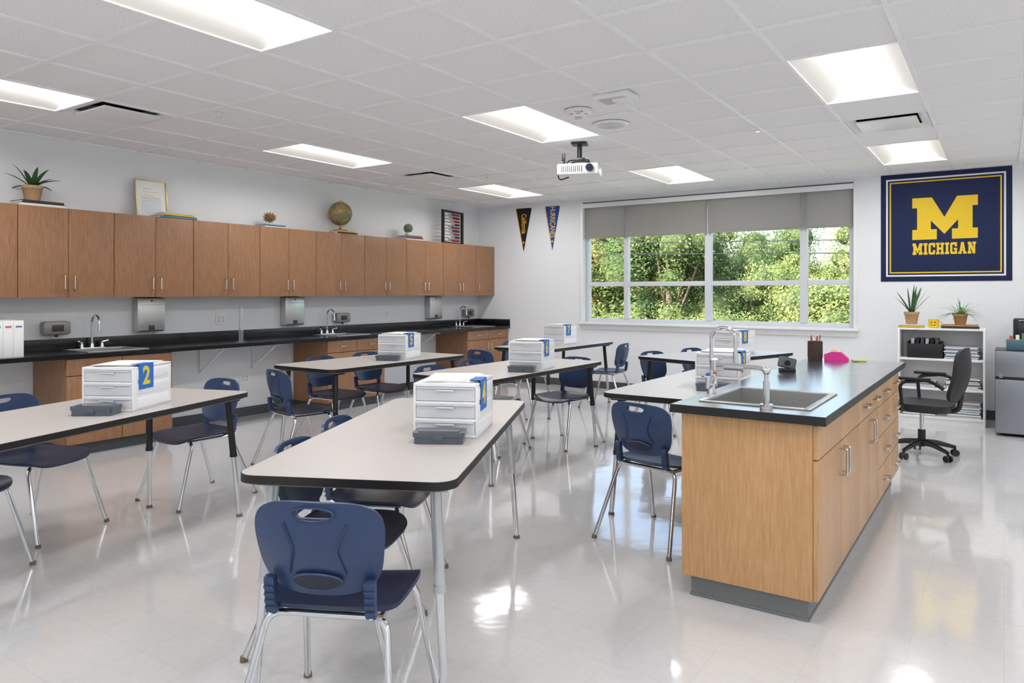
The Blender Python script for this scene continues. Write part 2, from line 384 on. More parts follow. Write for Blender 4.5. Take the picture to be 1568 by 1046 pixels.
def sink_mesh(wx, wy, dep):
    b = B(); r = .028
    for sx in (-1, 1): b.bb(sx * (wx / 2 - .008) - (r if sx < 0 else 0), sx * (wx / 2 - .008) + (r if sx > 0 else 0), -wy / 2 - .02, wy / 2 + .02, .0005, .007, STEEL, .002)
    for sy in (-1, 1): b.bb(-wx / 2 + .008, wx / 2 - .008, sy * (wy / 2 - .008) - (r if sy < 0 else 0), sy * (wy / 2 - .008) + (r if sy > 0 else 0), .0005, .0068, STEEL, .002)
    t = .006
    for sx in (-1, 1): b.bb(sx * (wx / 2 - .008) - t / 2, sx * (wx / 2 - .008) + t / 2, -wy / 2 + .008, wy / 2 - .008, -dep, .002, STEEL)
    for sy in (-1, 1): b.bb(-wx / 2 + .008, wx / 2 - .008, sy * (wy / 2 - .008) - t / 2, sy * (wy / 2 - .008) + t / 2, -dep, .002, STEEL)
    b.bb(-wx / 2 + .008, wx / 2 - .008, -wy / 2 + .008, wy / 2 - .008, -dep - .006, -dep, STEEL)
    b.cyl((0, 0, -dep), (0, 0, -dep + .004), .04, CHROME); b.cyl((0, 0, -dep + .004), (0, 0, -dep + .006), .025, DARK)
    return b.data('steel_sink')
SM = sink_mesh(SX1 - SX0, SW, .15)
for sy in sinks: inst(SM, 'steel_sink', ((SX0 + SX1) / 2, sy, CT1))
def faucet():    # spout toward +x
    b = B()
    b.box((0, 0, .006), (.05, .22, .012), CHROME, .004)
    b.cyl((0, 0, .012), (0, 0, .05), .02, CHROME, .014)
    arc = [(0, 0, .05), (0, 0, .24)] + [(.065 - .065 * math.cos(R(a)), 0, .24 + .065 * math.sin(R(a))) for a in range(20, 181, 20)] + [(.13, 0, .20)]
    b.tube(arc, .0095, CHROME, 10); b.cyl((.13, 0, .17), (.13, 0, .2), .012, CHROME, .010)
    for sy in (-1, 1):
        b.cyl((0, sy * .09, .012), (0, sy * .09, .045), .017, CHROME, .013); b.cyl((0, sy * .09, .045), (0, sy * .09, .062), .012, CHROME)
        b.tube([(0, sy * .09, .056), (.03, sy * .13, .07)], [.007, .005], CHROME); b.sph((.03, sy * .13, .07), .007, WHITE, seg=10)
    return b.data('gooseneck_faucet')
FM = faucet()
for sy in sinks: inst(FM, 'gooseneck_faucet', (-6.96, sy, CT1 + .0005))
b = B(); b.bb(0, .1, -.14, .14, 0, .33, STEEL, .012); b.bb(.02, .101, -.12, .12, .0, .012, DARK); b.bb(.1, .103, -.12, .12, .26, .262, DARK); b.bb(.1, .104, -.03, .03, .015, .06, P('window_dark', (60, 62, 66), .2), .002)
b.cyl((.1, 0, .30), (.104, 0, .30), .008, DARK)
TD = b.data('towel_dispenser')
for y in (3.97, 5.72, 8.30): inst(TD, 'paper_towel_dispenser', (XL + .001, y, .995))
b = B(); b.bb(0, .09, -.115, .115, 0, .12, P('soap_grey', (150, 146, 142), .4, .5), .025); b.bb(.07, .095, -.05, .05, .03, .09, P('soap_dark', (60, 58, 56), .3), .008); b.cyl((.06, 0, -.02), (.06, 0, .01), .012, DARK)
SD = b.data('soap_dispenser')
for y in (3.12, 6.50, 9.14): inst(SD, 'soap_dispenser', (XL + .001, y, 1.0))
b = B(); b.box((.003, 0, 0), (.006, .12, .12), WHITE, .002)
for dy in (-.025, .025):
    b.box((.007, dy, 0), (.004, .033, .07), P('outlet_face', (225, 226, 226), .4), .001)
    for dz in (-.02, .02):
        for e in (-.006, .006): b.box((.0092, dy + e, dz), (.001, .002, .009), DARK)
OU = b.data('outlet')
for y, z in ((4.8, 1.09), (7.35, 1.09), (5.1, .42), (8.0, .42)): inst(OU, 'wall_outlet', (XL + .0005, y, z))
ACR = P('acrylic', (225, 232, 238), .08, trans=.85)
b = B(); b.cyl((0, 0, 0), (0, 0, .012), .045, ACR, seg=24); b.cyl((0, 0, .012), (0, 0, .36), .022, ACR, seg=20); b.lathe([(.026, .355), (.03, .365), (.026, .37)], ACR)
b.build('graduated_cylinder', (-6.48, 4.66, CT1))

# binders (white, small coloured labels)
cols = [(110, 170, 110), (200, 110, 110), (140, 120, 170)]
b = B()
for i, c in enumerate(cols):
    y = i * .074
    m = P('binder%d' % i, c, .4)
    b.bb(-.13, .13, y - .0365, y + .0365, 0, .29, WHITE, .003); b.bb(.129, .1315, y - .022, y + .022, .13, .25, PAPER); b.bb(.1312, .1322, y - .022, y + .022, .235, .25, m)
    b.bb(-.128, .128, y - .02, y + .02, .288, .2905, PAPER)
b.build('ring_binders', (-6.62, 2.48, CT1))

# ------------------------------------------------------------------ things on cabinets
ZT = 2.101
bc = [(235, 235, 230), (40, 60, 75), (90, 140, 170), (225, 190, 60), (150, 60, 55), (120, 125, 120), (60, 50, 45), (190, 140, 90)]
def books(loc, rz, spec):   # list of (w,d,h,colorindex,rot)
    b = B(); z = 0
    for w, d, h, c, r in spec:
        M = T(0, 0, z) @ Rz(r); m = P('book%d' % c, bc[c], .5)
        b.box((0, 0, .002), (w, d, .004), m, M=M); b.box((0, 0, h - .002), (w, d, .004), m, M=M); b.box((0, -d / 2 + .002, h / 2), (w, .004, h), m, M=M)
        b.box((0, .003, h / 2), (w - .012, d - .01, h - .008), PAPER, M=M); z += h
    b.build('book_stack', loc, rz); return loc[2] + z + .0015
LEAF = P('leaf_dark', (52, 92, 52), .5, var=.3, scale=12); LEAFL = P('leaf_light', (110, 150, 80), .5, var=.3, scale=12)
SOIL = P('soil', (60, 45, 35), .9)
def plant(name, loc, pr, ph, n, L, w, droop, elev, leaf, pot=TAN, seed=1):
    rn = random.Random(seed); b = B()
    b.lathe([(pr * .75, 0), (pr, ph * .8), (pr * 1.08, ph * .82), (pr * 1.1, ph), (pr * .98, ph), (pr * .95, ph * .9)], pot); b.cyl((0, 0, ph * .88), (0, 0, ph * .92), pr * .95, SOIL)
    for i in range(n):
        a = 2 * math.pi * i / n * 2.4 + rn.uniform(-.2, .2); e = R(rn.uniform(*elev)); l = L * rn.uniform(.75, 1.1)
        b.blade((math.cos(a) * pr * .2, math.sin(a) * pr * .2, ph * .9), (math.cos(a) * math.cos(e), math.sin(a) * math.cos(e), math.sin(e)), l, w, droop * rn.uniform(.7, 1.2), leaf)
    return b.build(name, loc, ang=60)
z = books((-6.86, 2.92, ZT), 90, [(.36, .22, .028, 0, 0), (.33, .21, .022, 6, 3)])
plant('potted_agave', (-6.86, 2.88, z), .075, .13, 13, .26, .025, .08, (15, 65), LEAF)
# frame
GOLD = P('gold_frame', (200, 178, 125), .35, .6)
b = B(); fw, fh = .31, .38
for sx in (-1, 1): b.bb(-.01, .01, sx * fw / 2 - .005, sx * fw / 2 + .005, 0, fh, GOLD, .002)
for z in (0, fh - .01): b.bb(-.01, .01, -fw / 2, fw / 2, z, z + .01, GOLD, .002)
b.bb(-.006, -.002, -fw / 2, fw / 2, .005, fh - .005, PAPER)
GT = P('art_gold', (225, 205, 150), .5); GG = P('art_grey', (218, 224, 228), .5)
b.bb(-.002, -.0005, -.1, .1, .05, .22, GG)
for i in range(5): b.bb(-.001, .0005, -.08, -.08 + [.1, .16, .12, .15, .08][i], .29 - i * .03, .295 - i * .03, GT)
o = b.build('picture_frame', (-6.93, 3.98, ZT), 0); o.rotation_euler = (0, R(-6), 0)
books((-6.80, 4.12, ZT), 90, [(.38, .2, .022, 2, 0), (.32, .2, .02, 3, 5), (.29, .18, .015, 0, -4)])
z = books((-6.84, 5.30, ZT), 90, [(.3, .2, .018, 0, 0), (.27, .19, .016, 2, 2)])
b = B(); WD = P('driftwood', (150, 115, 75), .7, var=.2)
rn = random.Random(3)
b.sph((0, 0, .075), .042, WD, seg=12)
for i in range(46):
    z_ = 1 - 2 * (i + .5) / 46; a = i * 2.4; rr = math.sqrt(1 - z_ * z_); d = Vector((rr * math.cos(a), rr * math.sin(a), z_ * .9))
    b.cyl(Vector((0, 0, .075)) + d * .03, Vector((0, 0, .078)) + d * rn.uniform(.068, .085), .012, WD, .002, seg=6)
b.build('spiky_star_ornament', (-6.84, 5.29, z + .006), 0, 20)
z = books((-6.84, 6.37, ZT), 90, [(.33, .21, .022, 6, 0), (.26, .19, .018, 3, 4)])
gm = bpy.data.materials.new('globe_map'); gm.use_nodes = True; nt = gm.node_tree; bs = nt.nodes['Principled BSDF']; N = nt.nodes.new
tcn = N('ShaderNodeTexCoord'); nn = N('ShaderNodeTexNoise'); nn.inputs['Scale'].default_value = 9; nn.inputs['Detail'].default_value = 5; nt.links.new(tcn.outputs['Object'], nn.inputs['Vector'])
cr = N('ShaderNodeValToRGB'); e = cr.color_ramp.elements; e[0].position = .47; e[0].color = lin((118, 114, 80)); e[1].position = .52; e[1].color = lin((160, 138, 88)); x = e.new(.62); x.color = lin((135, 102, 60))
nt.links.new(nn.outputs['Fac'], cr.inputs['Fac']); nt.links.new(cr.outputs['Color'], bs.inputs['Base Color']); bs.inputs['Roughness'].default_value = .3
b = B(); c = Vector((0, 0, .215)); b.sph(c, .148, gm, seg=32)
arc = []
for a in range(-95, 96, 10):
    ang = R(a); arc.append(c + Vector((0, math.cos(ang), math.sin(ang))) * .162)
b.tube(arc, .005, GOLD, 6)
b.lathe([(.09, 0), (.085, .012), (.03, .02), (.014, .035), (.014, .06)], WD); b.cyl((0, 0, .04), (0, 0, .07), .008, GOLD)
b.build('desk_globe', (-6.84, 6.34, z))
z = books((-6.84, 7.62, ZT), 90, [(.36, .21, .022, 0, 0), (.34, .2, .022, 4, 2), (.3, .19, .02, 5, -3)])
b = B(); b.lathe([(.035, 0), (.045, .045), (.04, .045)], WHITE)
b.sph((0, 0, .1), .06, P('cactus', (96, 110, 90), .7, var=.25), (1, 1, 1.05), 18)
for i in range(14):
    a = i * math.pi / 7
    b.tube([(math.cos(a) * .062 * math.cos(R(e)), math.sin(a) * .062 * math.cos(R(e)), .1 + .063 * math.sin(R(e))) for e in range(-60, 91, 15)], .004, P('cactus_rib', (150, 155, 135), .7), 5)
b.build('round_cactus', (-6.84, 7.59, z))
b = B(); aw, ah = .56, .50
for sy in (-1, 1): b.bb(-.015, .015, sy * aw / 2 - .025, sy * aw / 2 + .025, 0, ah, BLACK, .004)
for z_ in (0, ah - .03): b.bb(-.012, .012, -aw / 2, aw / 2, z_, z_ + .03, BLACK, .003)
b.bb(-.05, .05, -aw / 2 - .02, -aw / 2 + .03, 0, .015, BLACK); b.bb(-.05, .05, aw / 2 - .03, aw / 2 + .02, 0, .015, BLACK)
BD = [P('bead_w', (235, 230, 225), .4), P('bead_r', (160, 45, 40), .4), P('bead_k', (50, 45, 45), .4)]
for r_ in range(9):
    z_ = .06 + r_ * .048; b.cyl((0, -aw / 2, z_), (0, aw / 2, z_), .003, CHROME, seg=6)
    off = (r_ * 7) % 4
    for k in range(10):
        y = -aw / 2 + .05 + k * .032 + (.12 if k >= 3 + off else 0); b.sph((0, y, z_), .017, BD[0 if k < 3 + off else (1 + r_ % 2)], (1, .8, 1), 8)
b.build('abacus', (-6.86, 8.60, ZT), 8)

# ------------------------------------------------------------------ student chair
def sq2se(a, c, n):
    m = max(abs(a), abs(c))
    if m < 1e-6: return 0, 0
    k = 1 / ((abs(a / m) ** n + abs(c / m) ** n) ** (1 / n)); return a * k, c * k
BZ, BH = .652, .147
def backpt(x, bz):
    W = .208 * (1 - .17 * ((1 - bz) / 2) ** 1.3); X = x * W; Z = BZ + bz * BH
    Y = -.195 - (Z - .46) * .2 + .045 * (x * x) - .012 * math.cos(bz * 2.0)
    return Vector((X, Y, Z))
def shell(fn, n, thick, nu=26, nv=22):
    t = bmesh.new(); g = []
    for j in range(nv + 1):
        row = []
        for i in range(nu + 1):
            x, y = sq2se(-1 + 2 * i / nu, -1 + 2 * j / nv, n); row.append(t.verts.new(fn(x, y)))
        g.append(row)
    for j in range(nv):
        for i in range(nu): t.faces.new((g[j][i], g[j][i + 1], g[j + 1][i + 1], g[j + 1][i]))
    bmesh.ops.recalc_face_normals(t, faces=t.faces[:])
    bmesh.ops.solidify(t, geom=t.faces[:], thickness=thick); bmesh.ops.recalc_face_normals(t, faces=t.faces[:])
    return t
def mesh_of(t, name='tmp'):
    me = bpy.data.meshes.new(name); t.to_mesh(me); t.free(); return me
def boolean(me, cutters):
    o = bpy.data.objects.new('bo', me); COL.objects.link(o); cs = []
    for c in cutters:
        co = bpy.data.objects.new('bc', c); COL.objects.link(co); cs.append(co)
        md = o.modifiers.new('b', 'BOOLEAN'); md.operation = 'DIFFERENCE'; md.solver = 'EXACT'; md.object = co
    dg = bpy.context.evaluated_depsgraph_get(); dg.update(); r = bpy.data.meshes.new_from_object(o.evaluated_get(dg))
    for x in [o] + cs: bpy.data.objects.remove(x)
    return r
def cutter(w, h, z, r):
    q = B(); q.prism(rrect(w, h, r, 6), -.2, .2, WHITE, T(0, -.25, z) @ Rx(90)); return q.data('cut')
back = boolean(mesh_of(shell(backpt, 3.6, .012)), [cutter(.105, .028, .765, .0139)])
def seatpt(x, y):
    X = x * .215; Y = .01 + y * .205; Z = .452 - .014 * max(0, 1 - x * x - y * y)
    if y > .5: Z -= (y - .5) ** 2 * .12
    if y < -.6: Z += (y + .6) ** 2 * .12
    Z += .01 * abs(x) ** 3; return Vector((X, Y, Z))
def chair_mesh(bm_, sm_):
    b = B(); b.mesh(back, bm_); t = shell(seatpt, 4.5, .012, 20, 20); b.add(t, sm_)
    for sx in (-1, 1):
        M = T(sx * .152, -.198, .50) @ Rx(8)
        b.box((0, 0, 0), (.034, .028, .12), bm_, .008, M=M)
        for k in range(4): b.box((0, -.015, -.036 + k * .022), (.03, .008, .008), bm_, .002, M=M)
        # embossed curves on both sides of the panel
        b.tube([backpt(sx * (.34 + .25 * abs(q)), q) + Vector((0, -.0075, 0)) for q in [-.55 + .1 * i for i in range(12)]], .0028, bm_, 6)
        b.tube([(sx * .165, -.15, .425), (sx * .165, .15, .425)], .010, CHROME)
    # flat oval low on the panel, opening's shade put into its colour, raised rim
    t = bmesh.new(); ring_ = [t.verts.new(backpt(.40 * math.cos(a), -.66 + .17 * math.sin(a)) + Vector((0, -.0125, 0))) for a in [2 * math.pi * i / 28 for i in range(28)]]
    cv = t.verts.new(backpt(0, -.66) + Vector((0, -.0125, 0)))
    for i in range(28): t.faces.new((ring_[i], ring_[(i + 1) % 28], cv))
    b.add(t, P('navy_oval_shade', (20, 28, 48), .5))
    b.tube([backpt(.42 * math.cos(a), -.66 + .185 * math.sin(a)) + Vector((0, -.0105, 0)) for a in [2 * math.pi * i / 28 for i in range(28)]], .0035, bm_, 6, closed=True)
    b.tube([backpt(.31 * math.cos(a), .77 + .135 * math.sin(a)) + Vector((0, -.009, 0)) for a in [2 * math.pi * i / 24 for i in range(24)]], .0025, bm_, 6, closed=True)
    b.tube([(-.245, -.30, .012), (-.185, -.15, .425), (.185, -.15, .425), (.245, -.30, .012)], .0115, CHROME, 10, .05)
    b.tube([(-.235, .25, .012), (-.19, .13, .425), (.19, .13, .425), (.235, .25, .012)], .0115, CHROME, 10, .05)
    b.tube([(-.152, -.2, .45), (-.165, -.15, .425)], .011, CHROME); b.tube([(.152, -.2, .45), (.165, -.15, .425)], .011, CHROME)
    for x, y in ((-.246, -.303), (.246, -.303), (-.236, .253), (.236, .253)): b.cyl((x, y, 0), (x, y, .02), .015, GLIDE, .013, seg=12)
    for v in b.bm.verts: v.co.z *= .97
    return b.data('student_chair', 40)
CM = chair_mesh(NAVY, NAVY_SHADED)
chairs = [(-1.74, 1.635, 26), (-2.175, 2.05, -65), (-2.44, 2.52, -65),
          (-4.50, 2.87, 180), (-4.62, 1.97, -70), (-4.22, 1.40, -70),
          (-4.66, 3.92, -12), (-5.13, 4.72, -88), (-5.13, 5.3, -92),
          (-3.33, 5.77, 172), (-3.72, 5.2, -90), (-3.70, 4.60, -93),
          (-4.55, 6.42, -10), (-3.98, 7.95, 95), (-4.85, 7.5, -90),
          (-2.78, 6.95, -107), (-2.6, 7.6, -107),
          (-1.60, 3.90, -12)]
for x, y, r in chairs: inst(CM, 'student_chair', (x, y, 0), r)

# ------------------------------------------------------------------ tables
def table_mesh(L, W=.76, up=BLACK):
    b = B(); b.prism(rrect(W, L, .075, 8), .732, .7598, TABLEE); b.prism(rrect(W - .006, L - .006, .072, 8), .755, .7605, LAM)
    b.prism(rrect(W - .05, L - .05, .06, 6), .722, .732, P('table_under', (150, 135, 115), .7))
    for sx in (-1, 1):
        for sy in (-1, 1):
            x, y = sx * (W / 2 - .09), sy * (L / 2 - .12); x2, y2 = sx * (W / 2 - .045), sy * (L / 2 - .07)
            P0 = Vector((x, y, .725)); P1 = Vector((x2, y2, .012)); Pm = P0.lerp(P1, .48)
            b.cyl(P0, Pm, .02, up, seg=14); b.cyl(Pm, P1, .015, CHROME, seg=14); b.cyl((x2, y2, 0), (x2, y2, .018), .02, GLIDE, .016, seg=12)
            b.box((x, y, .715), (.10, .10, .012), up, .003); b.cyl(Pm + Vector((0, 0, .01)), Pm - Vector((0, 0, .012)), .022, up, seg=14)
    return b.data('classroom_table')
SILV = P('silver_paint', (190, 194, 198), .35, .5)
TA = table_mesh(1.83, up=SILV); TBk = table_mesh(1.83); TC = table_mesh(1.75); TE = table_mesh(1.6)
for me, x, y, r in ((TA, -2.2, 2.5, 25.5), (TBk, -3.95, 1.88, 18), (TC, -4.79, 4.88, 0), (TC, -3.35, 5.02, 0), (TE, -4.44, 7.55, 0), (TE, -2.37, 7.2, -17), (TC, -1.68, 4.9, 0)):
    inst(me, 'classroom_table', (x, y, 0), r)

# drawer boxes
DRW = P('drawer_clear', (238, 241, 246), .22, var=.03, scale=15, alpha=.78)
BLUE = P('tag_blue', (35, 110, 200), .5); YEL = P('tag_yellow', (235, 205, 50), .5)
CT = [P('content%d' % i, c, .6) for i, c in enumerate([(195, 202, 215), (235, 235, 238), (180, 190, 215), (240, 240, 236)])]
def organizer(num, loc, rz, seed):
    rn = random.Random(seed); b = B(); w, d, h = .28, .35, .228
    b.box((0, 0, h - .008), (w, d, .016), WHITE, .005); b.box((0, 0, .006), (w, d, .012), WHITE, .003)
    for sx in (-1, 1):
        b.box((sx * (w / 2 - .006), 0, h / 2), (.012, d, h), WHITE, .004)
        for k in range(3): b.box((sx * (w / 2 + .001), 0, .038 + k * .072), (.004, d - .06, .05), P('box_panel', (238, 241, 245), .35), .0015)
    b.box((0, d / 2 - .004, h / 2), (w, .008, h), WHITE, .002)
    for k in range(3):
        z = .038 + k * .072
        b.box((0, 0, z - .027), (w - .03, d - .03, .004), WHITE)
        if k < 2: b.box((0, -d / 2 + .02, z + .035), (w - .02, .04, .012), WHITE, .002)
        b.box((0, -d / 2 + .004, z), (w - .026, .005, .058), DRW, .002); b.box((0, -d / 2 - .003, z + .026), (w - .03, .014, .004), DRW, .0015)
        b.box((0, -d / 2 - .006, z + .016), (.08, .010, .008), DRW, .003)
        for q in range(5):
            b.box((rn.uniform(-.09, .09), -d / 2 + .06 + rn.uniform(0, .1), z - .018), (rn.uniform(.02, .06), rn.uniform(.02, .08), .014), CT[rn.randrange(4)], M=None)
    for q in range(6): b.box((rn.uniform(-.01, .01), rn.uniform(-.02, .02), h + .0012 + q * .0015), (.216, .279, .001), PAPER, rot=Rz(rn.uniform(-9, 9)))
    b.box((w / 2 + .005, -.07, h - .055), (.002, .13, .13), BLUE, M=None)
    b.text(num, .13, YEL, MSIDE(w / 2 + .0065, -.07, h - .055), off=.004)
    b.box((w / 2 - .02, -.07, h + .011), (.05, .13, .0015), BLUE)
    o = b.build('drawer_organizer', loc, rz)
PC = P('case_grey', (88, 96, 108), .2, alpha=.9)
b = B(); b.prism(rrect(.2, .11, .015), 0, .028, PC); b.prism(rrect(.21, .118, .018), .028, .046, PC); b.prism(rrect(.17, .08, .012), .046, .049, PC)
b.bb(-.02, .02, -.062, -.055, .012, .036, PC, .002); PCM = b.data('pencil_case')
TZ = .761
def put(num, x, y, r, s, case=True):
    organizer(num, (x, y, TZ), r, s)
    if case:
        f = Vector((math.sin(R(r)), -math.cos(R(r)), 0)); sd = Vector((math.cos(R(r)), math.sin(R(r)), 0))
        p = Vector((x, y, TZ)) + f * .262 + sd * (.0); inst(PCM, 'pencil_case', p, r + 6)
put('4', -2.03, 2.56, 25, 1); put('2', -3.91, 2.11, 29, 2); put('5', -4.72, 5.12, 19, 3); put('6', -3.17, 5.0, 15, 4)
put('7', -4.42, 7.6, 5, 5, False); put('8', -2.27, 7.42, -8, 6, False); put('3', -1.53, 4.76, 5, 7)

# ------------------------------------------------------------------ island
IX0, IX1, IY0, IY1 = -1.21, -.63, 3.175, 5.93; IT0, IT1 = .833, .87
SY0, SY1, SXA, SXB = 3.30, 3.86, -1.15, -.70
b = B()
b.bb(IX0, IX1 - .02, IY0, IY0 + .02, .1, IT0, WOODL); b.bb(IX0, IX1 - .02, IY1 - .02, IY1, .1, IT0, WOODL); b.bb(IX0, IX0 + .02, IY0 + .02, IY1 - .02, .1, IT0, WOODL)
b.bb(IX0 + .02, IX1 - .02, IY0 + .02, IY1 - .02, .1, .12, WOODL); b.bb(IX1 - .035, IX1 - .021, IY0 + .02, IY1 - .02, .12, IT0, WOODD)
b.bb(IX0 + .03, IX1 - .045, IY0 + .04, IY1 - .04, .001, .1, GREYBASE)
b.bb(IX0 + .025, IX1 - .04, IY0 + .034, IY1 - .034, .001, .012, GREYBASE, .003)
xf = IX1
def vh(y, z0, z1): b.tube([(xf, y, z0), (xf + .032, y, z0), (xf + .032, y, z1), (xf, y, z1)], .0055, STEEL, 8, .01)
def hh(y, z): b.tube([(xf, y - .06, z), (xf + .032, y - .06, z), (xf + .032, y + .06, z), (xf, y + .06, z)], .0055, STEEL, 8, .01)
edges = [IY0, 3.69, 4.20, 4.56, 4.92, 5.42, IY1]
for i, (p, q) in enumerate(zip(edges, edges[1:])):
    p += .002; q -= .002
    if i < 4:
        b.bb(xf - .019, xf, p, q, .685, IT0 - .008, WOODL, .0015); b.bb(xf - .019, xf, p, q, .103, .68, WOODL, .0015)
        vh(q - .035 if i % 2 == 0 else p + .035, .53, .65)
        if i > 1: hh((p + q) / 2, .755)
    else:
        zz = [.103, .30, .49, .68, IT0 - .008]
        for a, c in zip(zz, zz[1:]): b.bb(xf - .019, xf, p, q, a, c - .005, WOODL, .0015); hh((p + q) / 2, (a + c) / 2)
tx0, tx1, ty0, ty1 = -1.25, -.595, 3.14, 6.0
for a in ((tx0, tx1, ty0, SY0), (tx0, SXA, SY0, SY1), (SXB, tx1, SY0, SY1), (tx0, tx1, SY1, ty1)): b.bb(a[0], a[1], a[2], a[3], IT0, IT1, ISLTOP)
b.bb(tx0 - .001, tx1 + .001, ty0 - .001, ty1 + .001, IT0 - .001, IT1 - .004, BLACKTOP) if False else None
for a in ((tx0 - .002, tx0, ty0, ty1), (tx1, tx1 + .002, ty0, ty1), (tx0 - .002, tx1 + .002, ty0 - .002, ty0), (tx0 - .002, tx1 + .002, ty1, ty1 + .002)): b.bb(a[0], a[1], a[2], a[3], IT0, IT1 - .001, TABLEE)
b.build('science_island')
inst(sink_mesh(SXB - SXA, SY1 - SY0, .16), 'steel_sink', ((SXA + SXB) / 2, (SY0 + SY1) / 2, IT1))
b = B()   # tall gooseneck with cross handles and vacuum breaker
b.cyl((0, 0, 0), (0, 0, .05), .022, CHROME, .016); b.cyl((0, 0, .05), (0, 0, .08), .014, CHROME)
b.tube([(0, 0, .08), (0, 0, .27)] + [(.06 - .06 * math.cos(R(a)), 0, .27 + .06 * math.sin(R(a))) for a in range(15, 181, 15)] + [(.12, 0, .21)], .009, CHROME, 10)
b.cyl((.12, 0, .16), (.12, 0, .215), .013, CHROME, .011); b.cyl((.12, 0, .13), (.12, 0, .16), .006, CHROME, .008)
for sy in (-1, 1):
    b.tube([(0, 0, .04), (0, sy * .05, .045)], .012, CHROME); b.cyl((0, sy * .05, .03), (0, sy * .05, .085), .014, CHROME, .012)
    for a in (0, 90): M = T(0, sy * .05, .09) @ Rz(a + 30); b.tube([(-.03, 0, 0), (.03, 0, 0)], .006, CHROME, M=M)
    b.sph((0, sy * .05, .097), .012, P('index_red' if sy > 0 else 'index_blue', (190, 90, 50) if sy > 0 else (60, 90, 170), .4), seg=10)
b.build('lab_faucet', (-1.21, 3.58, IT1 + .0005))
b = B(); b.cyl((0, 0, 0), (0, 0, .02), .028, CHROME); b.cyl((0, 0, .02), (0, 0, .12), .014, CHROME)
b.tube([(0, 0, .12), (0, 0, .165), (-.03, .01, .175), (-.24, .04, .175)], .01, CHROME, 10, .03); b.cyl((-.1, .02, .17), (-.19, .033, .17), .017, CHROME)
b.cyl((-.24, .04, .15), (-.24, .04, .195), .016, CHROME, .02); b.sph((-.24, .04, .198), .015, WHITE, (1, 1, .5)); b.sph((0, 0, .165), .018, CHROME, (1, 1, 1.1))
b.build('eyewash_faucet', (-.85, 3.23, IT1 + .0005))
# island clutter
b = B()
b.lathe([(.05, 0), (.053, .02), (.053, .14), (.049, .14), (.049, .02)], P('mesh_cup', (60, 45, 40), .5))
for i in range(9):
    a = i * 1.3; r_ = .025; b.cyl((math.cos(a) * .012, math.sin(a) * .012, .02), (math.cos(a) * .035, math.sin(a) * .035, .165 + .01 * (i % 3)), .004, P('pen%d' % (i % 4), [(200, 120, 40), (90, 50, 120), (40, 90, 60), (150, 40, 40)][i % 4], .4), seg=6)
b.build('pencil_cup', (-1.175, 5.82, IT1))
PINK = P('pink_plastic', (225, 50, 150), .35)
b = B(); b.prism([(-.08, 0), (.08, 0), (.08, .02), (.03, .065), (-.03, .065), (-.08, .045)], -.03, .03, PINK, Rx(90)); b.cyl((-.01, -.02, .06), (-.01, .02, .06), .025, P('tape', (230, 220, 150), .3)); b.build('tape_dispenser', (-1.03, 5.84, IT1))
b = B(); b.bb(-.05, .05, -.03, .03, 0, .02, BLACK, .004); b.box((0, 0, .055), (.11, .03, .07), P('gadget_grey', (80, 84, 92), .4), .012, rot=Rx(-15) @ Ry(12)); b.cyl((0, -.016, .058), (0, -.028, .055), .018, DARK); b.build('webcam', (-1.15, 4.86, IT1), 20)
b = B()
for k in range(5): b.box((0, 0, .001 + k * .002), (.09, .09, .0018), [YEL, PINK, BLUE, YEL, P('note_green', (150, 210, 90), .6)][k], rot=Rz(k * 3)) 
b.build('sticky_notes', (-.88, 5.86, IT1), 10)

# ------------------------------------------------------------------ bookshelf
b = B(); bx0, bx1, by0, by1, bh = -.95, -.155, 8.85, 9.22, 1.0
for x in (bx0, bx1 - .02): b.bb(x, x + .02, by0, by1, 0, bh, WHITE, .002)
b.bb(bx0 + .02, bx1 - .02, by1 - .008, by1, .05, bh, WHITE)
for z in (.05, .35, .66, .98): b.bb(bx0 + .02, bx1 - .02, by0, by1 - .008, z, z + .02, WHITE, .002)
b.bb(bx0 + .02, bx1 - .02, by0 + .01, by0 + .02, 0, .05, WHITE); b.build('bookshelf')
def stack(loc, rz, n, w, d, h, cl):
    rn = random.Random(int(loc[0] * 1000)); b = B()
    for i in range(n): b.box((rn.uniform(-.008, .008), rn.uniform(-.01, .01), h * (i + .5)), (w, d, h * .9), cl[i % len(cl)], rot=Rz(rn.uniform(-4, 4)))
    b.build('paper_stack', loc, rz)
PG = P('paper_grey', (190, 195, 205), .7); PB = P('folder_blue', (120, 135, 160), .6); PD = P('folder_dark', (90, 92, 98), .6)
stack((-.37, 9.03, .681), 0, 11, .30, .22, .012, [PAPER, PG, PB]); stack((-.36, 9.02, .371), 0, 9, .30, .22, .012, [PAPER, PAPER, PG, PD]); stack((-.35, 9.02, .071), 0, 13, .30, .24, .012, [PAPER, PG, PAPER, PB])
stack((-.74, 9.02, .071), 0, 6, .30, .26, .012, [PG, PAPER, PD]); stack((-.75, 9.02, .371), 0, 5, .30, .24, .014, [PG, PAPER, PB])
b = B()
for x in (-.16, .16): b.bb(x - .006, x + .006, -.12, .12, 0, .17, BLACK, .003)
b.bb(-.16, .16, -.12, .12, 0, .01, BLACK); b.bb(-.16, .16, -.126, -.114, 0, .15, BLACK, .003); b.bb(-.16, .16, .114, .126, 0, .17, BLACK, .003)
for k in range(6): b.box((-.12 + k * .045, 0, .11), (.03, .2, .19), [PG, BLACK, DKBASE][k % 3], rot=Ry(6))
b.build('file_tray', (-.70, 9.03, .681))
zt = bh + .001
z = books((-.83, 9.0, zt), 0, [(.24, .18, .02, 3, 0), (.2, .16, .015, 0, 6)])
plant('potted_aloe', (-.83, 9.0, z), .07, .13, 12, .33, .018, .03, (48, 88), LEAF, TAN, 4)
